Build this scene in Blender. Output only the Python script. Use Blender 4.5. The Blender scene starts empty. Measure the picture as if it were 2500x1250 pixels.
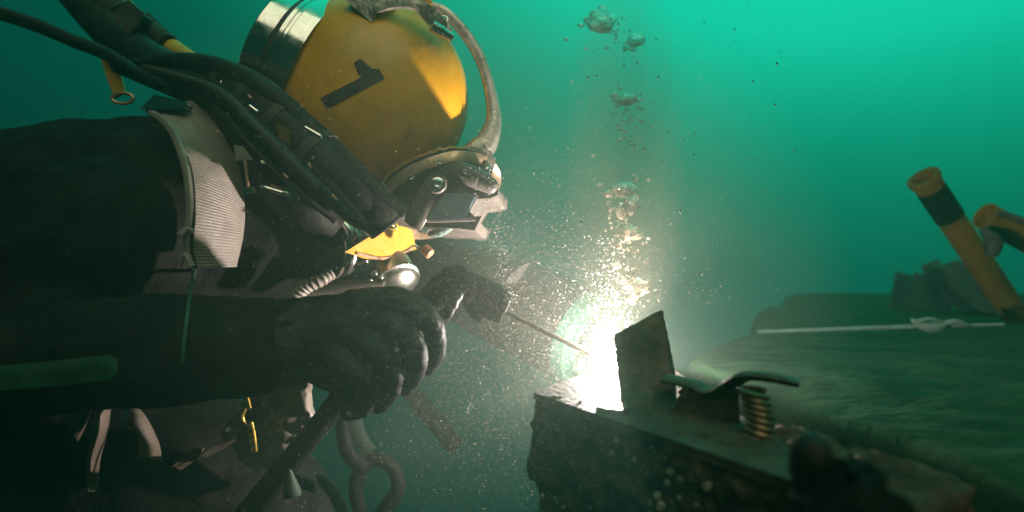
import bpy, bmesh, math, random
import numpy as np
from mathutils import Vector, Matrix, noise
from mathutils.bvhtree import BVHTree

random.seed(7)
rng = np.random.default_rng(7)
S = bpy.context.scene
COL = S.collection

# ------------------------------------------------------------------ camera, water light, sun, exposure
FPX = 1629.0            # focal length in pixels of the 2500 px wide photograph
CZ = 2.6                # camera height over the deep floor
cam_d = bpy.data.cameras.new('camera')
cam = bpy.data.objects.new('camera', cam_d)
COL.objects.link(cam)
cam.location = (0, 0, CZ)
cam.rotation_euler = (math.radians(90), 0, 0)
cam_d.sensor_width = 36.0
cam_d.lens = 36.0 * FPX / 2500.0
cam_d.clip_start = 0.05
cam_d.clip_end = 200
cam_d.dof.use_dof = True
cam_d.dof.focus_distance = 1.06
cam_d.dof.aperture_fstop = 2.0
S.camera = cam

world = bpy.data.worlds.new('World')
S.world = world
world.use_nodes = True
wn, wl = world.node_tree.nodes, world.node_tree.links
wn.clear()
w_out = wn.new('ShaderNodeOutputWorld')
w_bg = wn.new('ShaderNodeBackground')
w_tc = wn.new('ShaderNodeTexCoord')
w_dot = wn.new('ShaderNodeVectorMath'); w_dot.operation = 'DOT_PRODUCT'
w_dot.inputs[1].default_value = Vector((0.30, 0.50, 0.81)).normalized()
w_ramp = wn.new('ShaderNodeValToRGB')
wl.new(w_tc.outputs['Generated'], w_dot.inputs[0])
wl.new(w_dot.outputs['Value'], w_ramp.inputs[0])
w_nz = wn.new('ShaderNodeTexNoise'); w_nz.inputs['Scale'].default_value = 2.2; w_nz.inputs['Detail'].default_value = 3
w_mr = wn.new('ShaderNodeMapRange'); w_mr.inputs['To Min'].default_value = 0.86; w_mr.inputs['To Max'].default_value = 1.14
w_mx = wn.new('ShaderNodeVectorMath'); w_mx.operation = 'SCALE'
wl.new(w_tc.outputs['Generated'], w_nz.inputs['Vector']); wl.new(w_nz.outputs['Fac'], w_mr.inputs['Value'])
wl.new(w_ramp.outputs[0], w_mx.inputs[0]); wl.new(w_mr.outputs[0], w_mx.inputs['Scale'])
wl.new(w_mx.outputs[0], w_bg.inputs[0])
wl.new(w_bg.outputs[0], w_out.inputs[0])
cr = w_ramp.color_ramp
cr.interpolation = 'B_SPLINE'
cr.elements[0].position = 0.0; cr.elements[0].color = (0.0003, 0.010, 0.008, 1)
cr.elements[1].position = 1.0; cr.elements[1].color = (0.012, 1.00, 0.64, 1)
for p, c in ((0.30, (0.0003, 0.024, 0.019)), (0.45, (0.0003, 0.055, 0.043)), (0.56, (0.0004, 0.085, 0.055)), (0.64, (0.0008, 0.18, 0.105)), (0.71, (0.002, 0.29, 0.175)), (0.79, (0.005, 0.57, 0.35))):
    e = cr.elements.new(p); e.color = (*c, 1)
w_bg.inputs[1].default_value = 1.0

sun_d = bpy.data.lights.new('fill_sun', 'SUN')
fill_sun = bpy.data.objects.new('fill_sun', sun_d)
COL.objects.link(fill_sun)
sun_d.energy = 0.85
sun_d.angle = math.radians(50)
sun_d.color = (0.95, 0.95, 0.66)
fill_sun.rotation_euler = Vector((0.15, -0.60, 0.75)).to_track_quat('Z', 'Y').to_euler()  # turned to the camera side as warm fill to brighten the helmet shell

vs = S.view_settings
vs.view_transform = 'Standard'
vs.look = 'None'
vs.exposure = 0.0
vs.gamma = 1.0
vs.use_curve_mapping = False
S.render.engine = 'CYCLES'
S.cycles.use_denoising = True
S.cycles.max_bounces = 6
S.cycles.diffuse_bounces = 2
S.cycles.glossy_bounces = 3
S.cycles.transparent_max_bounces = 12
S.cycles.volume_bounces = 1
S.cycles.volume_step_rate = 1.0
S.cycles.volume_max_steps = 128
S.cycles.sample_clamp_indirect = 4.0
S.cycles.caustics_reflective = False
S.cycles.caustics_refractive = False

ARC_POWER = 200.0

# ------------------------------------------------------------------ helpers
K, KA, KB = 1.0, 0.0, 0.0        # depth scale of the group being built, and the depths it is scaled about
def DY(Y):
    return KB + (Y-KA)*K
def P(px, py, Y):
    """point at depth Y metres in front of the camera on the line through photograph pixel (px, py)"""
    Y = DY(Y)
    return Vector(((px - 1250.0) / FPX * Y, Y, CZ - (py - 625.0) / FPX * Y))

def m(npx, Y):
    return npx * DY(Y) / FPX

def link(o):
    COL.objects.link(o)
    return o

WL = {}

def tag(o, label=None, cat=None, group=None, kind=None):
    if label: o['label'] = label
    if cat: o['category'] = cat
    if group: o['group'] = group
    if kind: o['kind'] = kind
    return o

def thing(name, loc, label, cat, group=None):
    o = bpy.data.objects.new(name, None)
    o.empty_display_size = 0.05
    o.location = loc
    WL[o] = Vector(loc)
    link(o)
    return tag(o, label, cat, group)

def finish_mesh(bm, mat, smooth=True, sharp=40):
    me = bpy.data.meshes.new('mesh')
    bmesh.ops.recalc_face_normals(bm, faces=bm.faces)
    bm.to_mesh(me)
    bm.free()
    if mat: me.materials.append(mat)
    if smooth:
        me.polygons.foreach_set('use_smooth', [True] * len(me.polygons))
        me.set_sharp_from_angle(angle=math.radians(sharp))
    return me

def ob(name, bm, mat, parent=None, smooth=True, sharp=40, bevel=0, remesh=0, smooth_it=0, wrinkle=None):
    if bevel:
        bmesh.ops.remove_doubles(bm, verts=bm.verts, dist=1e-5)
        es = [e for e in bm.edges if len(e.link_faces) == 2 and e.calc_face_angle(0) > 0.5]
        bmesh.ops.bevel(bm, geom=es, offset=bevel, segments=2, profile=0.6, affect='EDGES', clamp_overlap=True)
    if remesh:
        me = bpy.data.meshes.new('tmp')
        bm.to_mesh(me); bm.free()
        t = bpy.data.objects.new('tmp', me); link(t)
        md = t.modifiers.new('r', 'REMESH'); md.mode = 'VOXEL'; md.voxel_size = remesh
        if smooth_it:
            ms = t.modifiers.new('s', 'SMOOTH'); ms.factor = 0.5; ms.iterations = smooth_it
        dg = bpy.context.evaluated_depsgraph_get()
        me2 = bpy.data.meshes.new_from_object(t.evaluated_get(dg))
        bpy.data.objects.remove(t)
        bm = bmesh.new(); bm.from_mesh(me2)
        bpy.data.meshes.remove(me2); bpy.data.meshes.remove(me)
        if wrinkle:
            bm.normal_update()
            for v in bm.verts:
                v.co += v.normal * wrinkle(v.co)
    if parent is not None:
        base = WL[parent]
    else:
        zs = [v.co.z for v in bm.verts]; xs = [v.co.x for v in bm.verts]; ys = [v.co.y for v in bm.verts]
        base = Vector(((min(xs)+max(xs))/2, (min(ys)+max(ys))/2, min(zs)))
    bmesh.ops.translate(bm, verts=bm.verts, vec=-base)
    o = bpy.data.objects.new(name, finish_mesh(bm, mat, smooth, sharp))
    link(o)
    WL[o] = base
    if parent is None:
        o.location = base
    else:
        o.parent = parent
    return o

def crs(pts, n):
    """Catmull-Rom resample of a list of equal-length tuples, n steps per span"""
    a = [np.array(p, float) for p in pts]
    if len(a) == 2:
        return [a[0] + (a[1]-a[0])*t for t in np.linspace(0, 1, n+1)]
    a = [2*a[0]-a[1]] + a + [2*a[-1]-a[-2]]
    out = []
    for i in range(1, len(a)-2):
        for k in range(n):
            t = k/n
            p0, p1, p2, p3 = a[i-1:i+3]
            out.append(0.5*((2*p1)+(-p0+p2)*t+(2*p0-5*p1+4*p2-p3)*t*t+(-p0+3*p1-3*p2+p3)*t**3))
    out.append(a[-2])
    return out

def sweep(bm, pts, radii, seg=12, section=None, closed=False, up=None, round_ends=False):
    """tube of world points; section = list of (u, v) unit offsets, default a circle"""
    pts = [Vector(p) for p in pts]
    n = len(pts)
    if section is None:
        section = [(math.cos(2*math.pi*k/seg), math.sin(2*math.pi*k/seg)) for k in range(seg)]
    rings = []
    ref = None
    for i, p in enumerate(pts):
        a = pts[(i-1) % n] if (closed or i > 0) else pts[i]
        b = pts[(i+1) % n] if (closed or i < n-1) else pts[i]
        t = (b-a).normalized()
        if up is not None:
            ref = Vector(up)
        elif ref is None:
            ref = Vector((0, -1, 0)) if abs(t.y) < 0.9 else Vector((0, 0, 1))
        u = (ref - t*ref.dot(t)).normalized()
        ref = u
        v = t.cross(u)
        r = radii[i]
        ru, rv = r if isinstance(r, (tuple, list)) else (r, r)
        rings.append([bm.verts.new(p + u*(su*ru) + v*(sv*rv)) for su, sv in section])
    k = len(section)
    for i in range(n if closed else n-1):
        A, B = rings[i], rings[(i+1) % n]
        for j in range(k):
            bm.faces.new((A[j], A[(j+1) % k], B[(j+1) % k], B[j]))
    if not closed:
        for R, s in ((rings[0], -1), (rings[-1], 1)):
            if round_ends:
                i = 0 if s < 0 else n-1
                t = (pts[i]-pts[i+1 if s < 0 else i-1]).normalized()
                r = radii[i]; r = min(r) if isinstance(r, (tuple, list)) else r
                prev = R
                for q in (0.5, 0.85):
                    c = pts[i]
                    ring = [bm.verts.new(c + (vv.co-c)*math.sqrt(1-q*q) + t*r*q) for vv in R]
                    for j in range(k):
                        bm.faces.new((prev[j], prev[(j+1) % k], ring[(j+1) % k], ring[j]))
                    prev = ring
                apex = bm.verts.new(pts[i] + t*r)
                for j in range(k):
                    bm.faces.new((prev[j], prev[(j+1) % k], apex))
            else:
                bm.faces.new(R)
    return bm

def tube(pp, n=6, seg=12, bm=None, section=None, closed=False, flat=None, round_ends=False, up=None):
    """pp = [(px, py, Y, r_px), ...]; flat = (fu, fv) multipliers of the radius"""
    bm = bm or bmesh.new()
    q = crs(pp + ([pp[0]] if closed else []), n)
    if closed: q = q[:-1]
    pts = [P(a[0], a[1], a[2]) for a in q]
    rr = [m(a[3], a[2]) for a in q]
    if flat: rr = [(r*flat[0], r*flat[1]) for r in rr]
    return sweep(bm, pts, rr, seg, section, closed, up, round_ends)

SQ = [(-1, -1), (1, -1), (1, 1), (-1, 1)]

def lathe(bm, o, axis, prof, seg=32, caps=True):
    """prof = [(t, r)] in metres along axis from o"""
    ax = Vector(axis).normalized()
    u = ax.orthogonal().normalized(); v = ax.cross(u)
    rings = []
    for t, r in prof:
        rings.append([bm.verts.new(o + ax*t + (u*math.cos(a)+v*math.sin(a))*r)
                      for a in (2*math.pi*k/seg for k in range(seg))])
    for A, B in zip(rings, rings[1:]):
        for j in range(seg):
            bm.faces.new((A[j], A[(j+1) % seg], B[(j+1) % seg], B[j]))
    if caps:
        bm.faces.new(rings[0]); bm.faces.new(rings[-1])
    return bm

def slab(pp, thick, bm=None, d=(0, 1, 0)):
    """solid plate: outline of (px, py, Y) points, thickness in metres along d"""
    bm = bm or bmesh.new()
    d = Vector(d).normalized()*thick
    A = [bm.verts.new(P(*p)) for p in pp]
    B = [bm.verts.new(P(*p)+d) for p in pp]
    bm.faces.new(A); bm.faces.new(B[::-1])
    n = len(A)
    for i in range(n):
        bm.faces.new((A[i], A[(i+1) % n], B[(i+1) % n], B[i]))
    return bm

def ball(bm, c, r, seg=16, rot=None):
    """ellipsoid, r = radius or (rx, ry, rz)"""
    r = r if isinstance(r, (tuple, list)) else (r, r, r)
    M = Matrix.Translation(c) @ (rot or Matrix.Identity(4)) @ Matrix.Diagonal((*r, 1))
    bmesh.ops.create_uvsphere(bm, u_segments=seg, v_segments=max(6, seg*2//3), radius=1, matrix=M)
    return bm

def bolt(c, axis, r, h=None):
    """domed bolt head with a washer"""
    h = h or r*0.7
    return lathe(bmesh.new(), Vector(c), axis, [(-h, r*1.1), (0, r*1.35), (h*0.25, r*1.35), (h*0.3, r), (h*0.7, r*0.95), (h, r*0.6), (h*0.85, r*0.35), (h*0.5, r*0.3)], 14)

def fb(p, amp, sc):
    return noise.fractal(Vector(p)*sc, 0.8, 2.1, 4)*amp

# ------------------------------------------------------------------ materials
def mat(name, base, rough=0.5, metal=0.0, var=0.25, sc=8.0, bump=0.0, bsc=40.0, base2=None, coat=0.0, spec=0.5, rvar=0.15, stretch=None, spots=0.0, spsc=60, spcol=(0.02, 0.016, 0.012)):
    mt = bpy.data.materials.new(name)
    mt.use_nodes = True
    nt = mt.node_tree; N, L = nt.nodes, nt.links
    b = N['Principled BSDF']
    tc = N.new('ShaderNodeTexCoord')
    src = tc.outputs['Object']
    if stretch:
        mp = N.new('ShaderNodeMapping'); mp.inputs['Scale'].default_value = stretch
        L.new(src, mp.inputs[0]); src = mp.outputs[0]
    nz = N.new('ShaderNodeTexNoise'); nz.inputs['Scale'].default_value = sc; nz.inputs['Detail'].default_value = 6
    nz.inputs['Roughness'].default_value = 0.65
    L.new(src, nz.inputs['Vector'])
    rp = N.new('ShaderNodeValToRGB')
    rp.color_ramp.elements[0].position = 0.32; rp.color_ramp.elements[1].position = 0.68
    c2 = base2 or tuple(min(1, c*(1+var)) for c in base)
    c1 = base if base2 else tuple(c*(1-var) for c in base)
    rp.color_ramp.elements[0].color = (*c1, 1); rp.color_ramp.elements[1].color = (*c2, 1)
    L.new(nz.outputs['Fac'], rp.inputs[0])
    if spots:
        n4 = N.new('ShaderNodeTexNoise'); n4.inputs['Scale'].default_value = spsc; n4.inputs['Detail'].default_value = 7; n4.inputs['Roughness'].default_value = 0.7
        L.new(src, n4.inputs['Vector'])
        r4 = N.new('ShaderNodeMapRange'); r4.inputs['From Min'].default_value = 0.56; r4.inputs['From Max'].default_value = 0.66
        r4.inputs['To Max'].default_value = spots
        L.new(n4.outputs['Fac'], r4.inputs['Value'])
        mx = N.new('ShaderNodeMixRGB'); mx.inputs[2].default_value = (*spcol, 1)
        L.new(r4.outputs[0], mx.inputs[0]); L.new(rp.outputs[0], mx.inputs[1]); L.new(mx.outputs[0], b.inputs['Base Color'])
    else:
        L.new(rp.outputs[0], b.inputs['Base Color'])
    b.inputs['Metallic'].default_value = metal
    b.inputs['Specular IOR Level'].default_value = spec
    b.inputs['Coat Weight'].default_value = coat
    b.inputs['Coat Roughness'].default_value = 0.15
    mr = N.new('ShaderNodeMapRange')
    mr.inputs['From Min'].default_value = 0.3; mr.inputs['From Max'].default_value = 0.7
    mr.inputs['To Min'].default_value = max(0.03, rough-rvar); mr.inputs['To Max'].default_value = min(1, rough+rvar)
    n3 = N.new('ShaderNodeTexNoise'); n3.inputs['Scale'].default_value = sc*2.7; n3.inputs['Detail'].default_value = 5
    L.new(src, n3.inputs['Vector']); L.new(n3.outputs['Fac'], mr.inputs['Value']); L.new(mr.outputs[0], b.inputs['Roughness'])
    if bump:
        n2 = N.new('ShaderNodeTexNoise'); n2.inputs['Scale'].default_value = bsc; n2.inputs['Detail'].default_value = 8
        L.new(src, n2.inputs['Vector'])
        bp = N.new('ShaderNodeBump'); bp.inputs['Strength'].default_value = bump; bp.inputs['Distance'].default_value = 0.01
        L.new(n2.outputs['Fac'], bp.inputs['Height']); L.new(bp.outputs[0], b.inputs['Normal'])
    return mt

M = dict(
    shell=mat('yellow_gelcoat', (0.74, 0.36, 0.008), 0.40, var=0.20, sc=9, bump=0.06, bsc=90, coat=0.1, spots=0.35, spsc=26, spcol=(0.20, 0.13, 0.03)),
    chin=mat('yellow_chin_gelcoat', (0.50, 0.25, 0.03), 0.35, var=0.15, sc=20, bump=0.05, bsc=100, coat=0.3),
    yellow=mat('yellow_rubber', (0.50, 0.30, 0.03), 0.6, var=0.25, sc=18, bump=0.1, bsc=160),
    hazed=mat('hazed_green', (0.014, 0.045, 0.030), 0.9, var=0.3, sc=8, bump=0.4, bsc=30),  # green haze of distance put into the base colour of far things
    hosedark=mat('dark_hose_rubber', (0.004, 0.0036, 0.003), 0.75, var=0.4, sc=14, bump=0.3, bsc=80, spec=0.12),
    ringdark=mat('dim_green_rubber', (0.012, 0.032, 0.018), 0.7, var=0.15, sc=12),
    ring=mat('pale_green_rubber', (0.017, 0.060, 0.042), 0.6, var=0.15, sc=12, bump=0.1, bsc=60),
    steelgrey=mat('brushed_regulator_metal', (0.55, 0.52, 0.47), 0.30, 1.0, var=0.08, rvar=0.04, sc=12, bump=0.05, bsc=90),
    tube_yellow=mat('yellow_pipe_paint', (0.125, 0.078, 0.010), 0.8, var=0.35, sc=6, bump=0.3, bsc=50, spots=0.7, spsc=14, spcol=(0.025, 0.035, 0.015), spec=0.2),
    black=mat('black_neoprene', (0.0055, 0.005, 0.0046), 0.8, var=0.5, sc=10, bump=0.3, bsc=130, spec=0.16),
    rubber=mat('black_rubber', (0.009, 0.0072, 0.0058), 0.58, var=0.5, sc=14, bump=0.18, bsc=90, spec=0.3),
    glove=mat('black_glove_rubber', (0.0085, 0.007, 0.0066), 0.60, var=0.35, sc=22, bump=0.3, bsc=110, spec=0.38),
    print_black=mat('black_tape', (0.036, 0.029, 0.018), 0.6, var=0.4, sc=40, bump=0.1, bsc=200, spots=0.7, spsc=70, spcol=(0.20, 0.12, 0.02)),
    chrome=mat('chromed_brass', (0.62, 0.60, 0.56), 0.16, 1.0, var=0.12, sc=25, rvar=0.08, bump=0.03, bsc=60),
    alu=mat('worn_cast_metal', (0.46, 0.42, 0.36), 0.42, 0.75, var=0.28, sc=30, bump=0.15, bsc=120, spots=0.6, spsc=45),
    band=mat('brass_band', (0.52, 0.36, 0.24), 0.38, 0.8, var=0.2, sc=40, bump=0.05, bsc=200),
    copper=mat('copper_knob', (0.45, 0.24, 0.15), 0.45, 0.5, var=0.2, sc=30),
    visor=mat('dark_visor_plastic', (0.10, 0.085, 0.073), 0.42, var=0.3, sc=20, bump=0.05, bsc=100),
    glass=mat('welding_glass', (0.12, 0.16, 0.21), 0.14, var=0.5, sc=14, rvar=0.05, spec=0.9, base2=(0.26, 0.31, 0.37)),  # pale blue base colour stands in for a reflection on the glass
    web=mat('grey_webbing', (0.22, 0.19, 0.16), 0.5, var=0.22, sc=30, bump=0.15, bsc=250),
    fold=mat('warm_reflection_fold', (0.15, 0.115, 0.09), 0.45, var=0.2, sc=12, bump=0.1, bsc=60),  # harness webbing with warm reflections put into its beige
    webdark=mat('dark_webbing', (0.035, 0.032, 0.028), 0.6, var=0.3, sc=30, bump=0.2, bsc=250),
    pouch=mat('grey_pouch_plastic', (0.20, 0.17, 0.145), 0.32, var=0.25, sc=15, bump=0.1, bsc=40),
    brass=mat('brass_clip', (0.80, 0.56, 0.12), 0.25, 0.6, var=0.15, sc=40),
    patch=mat('green_sleeve_patch', (0.012, 0.075, 0.04), 0.6, var=0.15, sc=20, bump=0.1, bsc=200),
    steel=mat('dark_mill_steel', (0.045, 0.036, 0.030), 0.5, 0.3, var=0.5, sc=18, bump=0.3, bsc=70, base2=(0.12, 0.075, 0.05), spots=0.6, spsc=35, spcol=(0.14, 0.06, 0.03), spec=0.25),
    plate=mat('ground_steel_plate', (0.060, 0.042, 0.030), 0.7, 0.0, var=0.4, sc=24, bump=0.3, bsc=90, spots=0.7, spsc=30, spcol=(0.10, 0.045, 0.02), spec=0.2),
    crust=mat('encrusted_steel', (0.022, 0.014, 0.009), 0.8, var=0.6, sc=22, bump=1.0, bsc=45, base2=(0.11, 0.070, 0.045), spec=0.1),
    barncrust=mat('mixed_crust', (0.035, 0.028, 0.02), 0.85, var=0.5, sc=30, bump=0.3, bsc=150, base2=(0.20, 0.16, 0.10), spec=0.15),
    barn=mat('barnacle_shell', (0.30, 0.27, 0.20), 0.7, var=0.4, sc=60, bump=0.4, bsc=200),
    wood=mat('weathered_clamp_metal', (0.065, 0.040, 0.022), 0.55, 0.2, var=0.35, sc=20, bump=0.25, bsc=80),
    spring=mat('spring_steel', (0.15, 0.095, 0.05), 0.38, 0.7, var=0.3, sc=40),
    sea=mat('silty_seabed', (0.009, 0.028, 0.014), 0.9, var=0.5, sc=5, bump=0.8, bsc=14, base2=(0.024, 0.052, 0.023), stretch=(1, 2.2, 1), spec=0.08),
    dark=mat('dark_debris', (0.02, 0.022, 0.018), 0.8, var=0.5, sc=15, bump=0.6, bsc=40),
    rope=mat('pale_rope', (0.10, 0.16, 0.13), 0.7, var=0.3, sc=40, bump=0.4, bsc=120),
    rod=mat('electrode_flux', (0.17, 0.13, 0.10), 0.7, var=0.3, sc=60, bump=0.3, bsc=200),
    silt=mat('floating_silt', (0.42, 0.36, 0.28), 0.8, var=0.2, sc=3),
    speck=mat('dark_speck', (0.02, 0.03, 0.02), 0.8, var=0.3, sc=3),
)

def ribs(mt, axis_scale):
    return mt

def emit_mat(name, col, strength):
    mt = bpy.data.materials.new(name); mt.use_nodes = True
    N, L = mt.node_tree.nodes, mt.node_tree.links
    N.clear()
    o = N.new('ShaderNodeOutputMaterial'); e = N.new('ShaderNodeEmission')
    e.inputs[0].default_value = (*col, 1); e.inputs[1].default_value = strength
    L.new(e.outputs[0], o.inputs[0])
    return mt

def bubble_mat(name, tint, dif, glass, rough=0.10):
    mt = bpy.data.materials.new(name); mt.use_nodes = True
    N, L = mt.node_tree.nodes, mt.node_tree.links
    N.clear()
    o = N.new('ShaderNodeOutputMaterial')
    tr = N.new('ShaderNodeBsdfTransparent')
    gl = N.new('ShaderNodeBsdfGlass'); gl.inputs['IOR'].default_value = 0.75; gl.inputs['Roughness'].default_value = rough
    gl.inputs['Color'].default_value = (0.96, 0.97, 0.95, 1)
    df = N.new('ShaderNodeBsdfPrincipled'); df.inputs['Base Color'].default_value = (*tint, 1); df.inputs['Roughness'].default_value = 0.25
    m1 = N.new('ShaderNodeMixShader'); m1.inputs[0].default_value = glass
    L.new(tr.outputs[0], m1.inputs[1]); L.new(gl.outputs[0], m1.inputs[2])
    nz = N.new('ShaderNodeTexNoise'); nz.inputs['Scale'].default_value = 45; nz.inputs['Detail'].default_value = 3
    tc = N.new('ShaderNodeTexCoord'); L.new(tc.outputs['Object'], nz.inputs['Vector'])
    rp = N.new('ShaderNodeMapRange'); rp.inputs['From Min'].default_value = 0.35; rp.inputs['From Max'].default_value = 0.7
    rp.inputs['To Min'].default_value = dif*0.3; rp.inputs['To Max'].default_value = dif*1.8
    L.new(nz.outputs['Fac'], rp.inputs['Value'])
    m2 = N.new('ShaderNodeMixShader')
    L.new(rp.outputs[0], m2.inputs[0]); L.new(m1.outputs[0], m2.inputs[1]); L.new(df.outputs[0], m2.inputs[2])
    L.new(m2.outputs[0], o.inputs[0])
    return mt

M['bubble'] = bubble_mat('gas_bubble', (0.46, 0.34, 0.24), 0.22, 0.5, 0.16)
M['froth'] = bubble_mat('fine_gas_froth', (0.85, 0.82, 0.78), 0.5, 0.3)

# ------------------------------------------------------------------ setting: seabed and haze
def sst(a, b, x):
    t = max(0.0, min(1.0, (x-a)/(b-a)))
    return t*t*(3-2*t)

def seabed_h(x, y):
    xe = 0.37 + max(-0.03, y-1.36)*0.51 + 0.14*sst(1.1, 0.7, y)
    right = -0.208 - 0.03*sst(1.2, 0.5, y) + 0.012*sst(2.4, 3.4, y) - 1.6*sst(3.5, 4.6, y)
    right += fb((x, y*1.6, 0.3), 0.008, 3.0) + fb((x*0.6, y*2, 4.1), 0.0035, 9.0)
    left = -2.3 + fb((x, y, 2.2), 0.10, 1.1)
    k = sst(-0.22, 0.0, x-xe+fb((x, y, 7.7), 0.05, 2.5))
    return CZ + left*(1-k) + right*k

bm = bmesh.new()
xs = np.concatenate([np.linspace(-4.3, -0.6, 30), np.linspace(-0.5, 3.2, 220), np.linspace(3.3, 4.3, 12)])
ys = np.concatenate([np.linspace(-1.4, 0.2, 12), np.linspace(0.25, 4.4, 230), np.linspace(4.5, 5.2, 8)])
G = [[bm.verts.new((x, y, seabed_h(x, y))) for y in ys] for x in xs]
for i in range(len(xs)-1):
    for j in range(len(ys)-1):
        bm.faces.new((G[i][j], G[i+1][j], G[i+1][j+1], G[i][j+1]))
seabed = ob('seabed', bm, M['sea'], sharp=180)
tag(seabed, 'silty olive brown seabed shelf sloping away behind the steel plate', kind='structure')

hz_mat = bpy.data.materials.new('murky_water'); hz_mat.use_nodes = True
N, L = hz_mat.node_tree.nodes, hz_mat.node_tree.links
N.clear()
hz_out = N.new('ShaderNodeOutputMaterial')
hz_v = N.new('ShaderNodeVolumePrincipled')
hz_v.inputs['Color'].default_value = (0.13, 0.92, 0.68, 1)
hz_v.inputs['Density'].default_value = 0.026
hz_v.inputs['Anisotropy'].default_value = 0.5
L.new(hz_v.outputs[0], hz_out.inputs['Volume'])
bm = bmesh.new()
bmesh.ops.create_cube(bm, size=1, matrix=Matrix.Translation((0, 1.9, CZ-1.0)) @ Matrix.Diagonal((9.0, 7.0, 5.2, 1)))
haze = ob('haze', bm, hz_mat, smooth=False)
tag(haze, kind='stuff')

# ------------------------------------------------------------------ steel work being welded
BZ = -0.185     # top of the base plate relative to the camera
def G_(px, py, z=BZ):
    """point of the horizontal plane z under pixel"""
    return (px, py, -z*FPX/(py-625.0))

# weathered steel beam under the plate
beam = thing('steel_beam', P(1500, 1250, 0.62), 'dark encrusted steel beam end under the welding plate', 'beam')
def crust_w(co):
    return fb(co, 0.005, 16) + fb(co, 0.006, 60)
bm = bmesh.new()
front = [(1306, 968, 0.905), (1600, 1062, 0.70), (1960, 1192, 0.548), (2230, 1290, 0.49), (2200, 1560, 0.49), (1310, 1560, 0.86), (1312, 1195, 0.88), (1276, 1150, 0.90), (1288, 1060, 0.905)]
slab(front, 0.15, bm, d=(0.75, 0.62, 0.0))
bmesh.ops.triangulate(bm, faces=bm.faces)
beam_body = ob('beam_body', bm, M['crust'], beam, remesh=0.0055, smooth_it=1, wrinkle=crust_w, sharp=180)

# base plate
bp = thing('base_plate', P(1500, 960, 0.95), 'flat steel base plate lying on the encrusted beam, lit by the arc', 'steel plate')
bm = bmesh.new()
slab([G_(1302, 957), G_(1535, 874), G_(1640, 900), G_(1800, 1010), G_(1985, 1130), G_(1960, 1182)], 0.009, bm, d=(0, 0, -1))
ob('plate_body', bm, M['plate'], bp, bevel=0.0012)
# a bright bevelled strip of ground metal beside the weld, and the weld bead
bm = bmesh.new()
slab([G_(1455, 992, BZ+0.004), G_(1512, 930, BZ+0.004), G_(1524, 1002, BZ+0.004)], 0.004, bm, d=(0, 0, -1))
ob('ground_patch', bm, M['alu'], bp, bevel=0.001)
bm = bmesh.new()
q = [G_(1530-14*t, 1004-100*t, BZ+0.005) for t in np.linspace(0, 1, 28)]
tube([(a, b, c, 8+2.5*math.sin(i*1.9)) for i, (a, b, c) in enumerate(q)], 1, 8, bm)
ob('weld_bead', bm, M['steel'], bp)

# upright plate
up = thing('upright_plate', P(1580, 1000, 0.85), 'dark upright steel plate with slanted top, standing on the base plate', 'steel plate')
bm = bmesh.new()
slab([(1521, 1001, 0.815), (1656, 1008, 0.83), (1648, 900, 0.87), (1621, 756, 0.91), (1501, 818, 0.885), (1512, 920, 0.85)], 0.011, bm, d=(-0.12, 1, 0))
ob('plate_body', bm, M['steel'], up, remesh=0.0032, smooth_it=1, wrinkle=lambda c: fb(c, 0.0016, 45), sharp=60)

# ground clamp
gc = thing('ground_clamp', P(1780, 1060, 0.75), 'rusty spring clamp gripping the base plate beside the upright plate', 'clamp')
bm = tube([(1630, 925, .83, 16), (1690, 938, .80, 15), (1745, 958, .77, 15), (1785, 938, .75, 16), (1822, 918, .73, 18), (1880, 922, .72, 17), (1950, 936, .71, 15)], 6, 10, flat=(2.2, 0.75))
ob('upper_lever', bm, M['wood'], gc)
bm = slab([(1700, 960, .775), (1762, 958, .765), (1800, 945, .75), (1805, 985, .75), (1803, 1060, .735), (1815, 1098, .725), (1785, 1090, .735), (1700, 1050, .77), (1655, 1032, .79), (1668, 985, .79)], 0.02)
ob('bracket', bm, M['steel'], gc, bevel=0.004)
bm = slab([(1640, 1006, .78), (1690, 1012, .765), (1722, 1022, .76), (1712, 1037, .757), (1675, 1037, .765), (1638, 1026, .775)], 0.006)
ob('jaw_pad', bm, M['wood'], gc, bevel=0.002)
bm = tube([(1650, 1036, .775, 10), (1760, 1060, .74, 11), (1850, 1092, .70, 12), (1945, 1120, .66, 12)], 6, 8, flat=(2.5, 0.8))
ob('lower_lever', bm, M['wood'], gc)
pts, rr = [], []
for k in range(9*14+1):
    t = k/(9*14); a = 2*math.pi*k/14
    c = P(1836+8*t+16*math.sin(math.pi*t), 950+142*t, 0.70-0.015*t)
    rad = 0.0125
    pts.append(c + Vector((math.cos(a)*rad, math.sin(a)*rad, math.cos(a)*-0.002))); rr.append(0.0033)
bm = sweep(bmesh.new(), pts, rr, 6)
ob('spring', bm, M['spring'], gc)
bm = tube([(1660, 960, .80, 6), (1680, 945, .79, 8), (1672, 975, .79, 7)], 4, 6)
ob('pivot_link', bm, M['spring'], gc)

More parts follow.
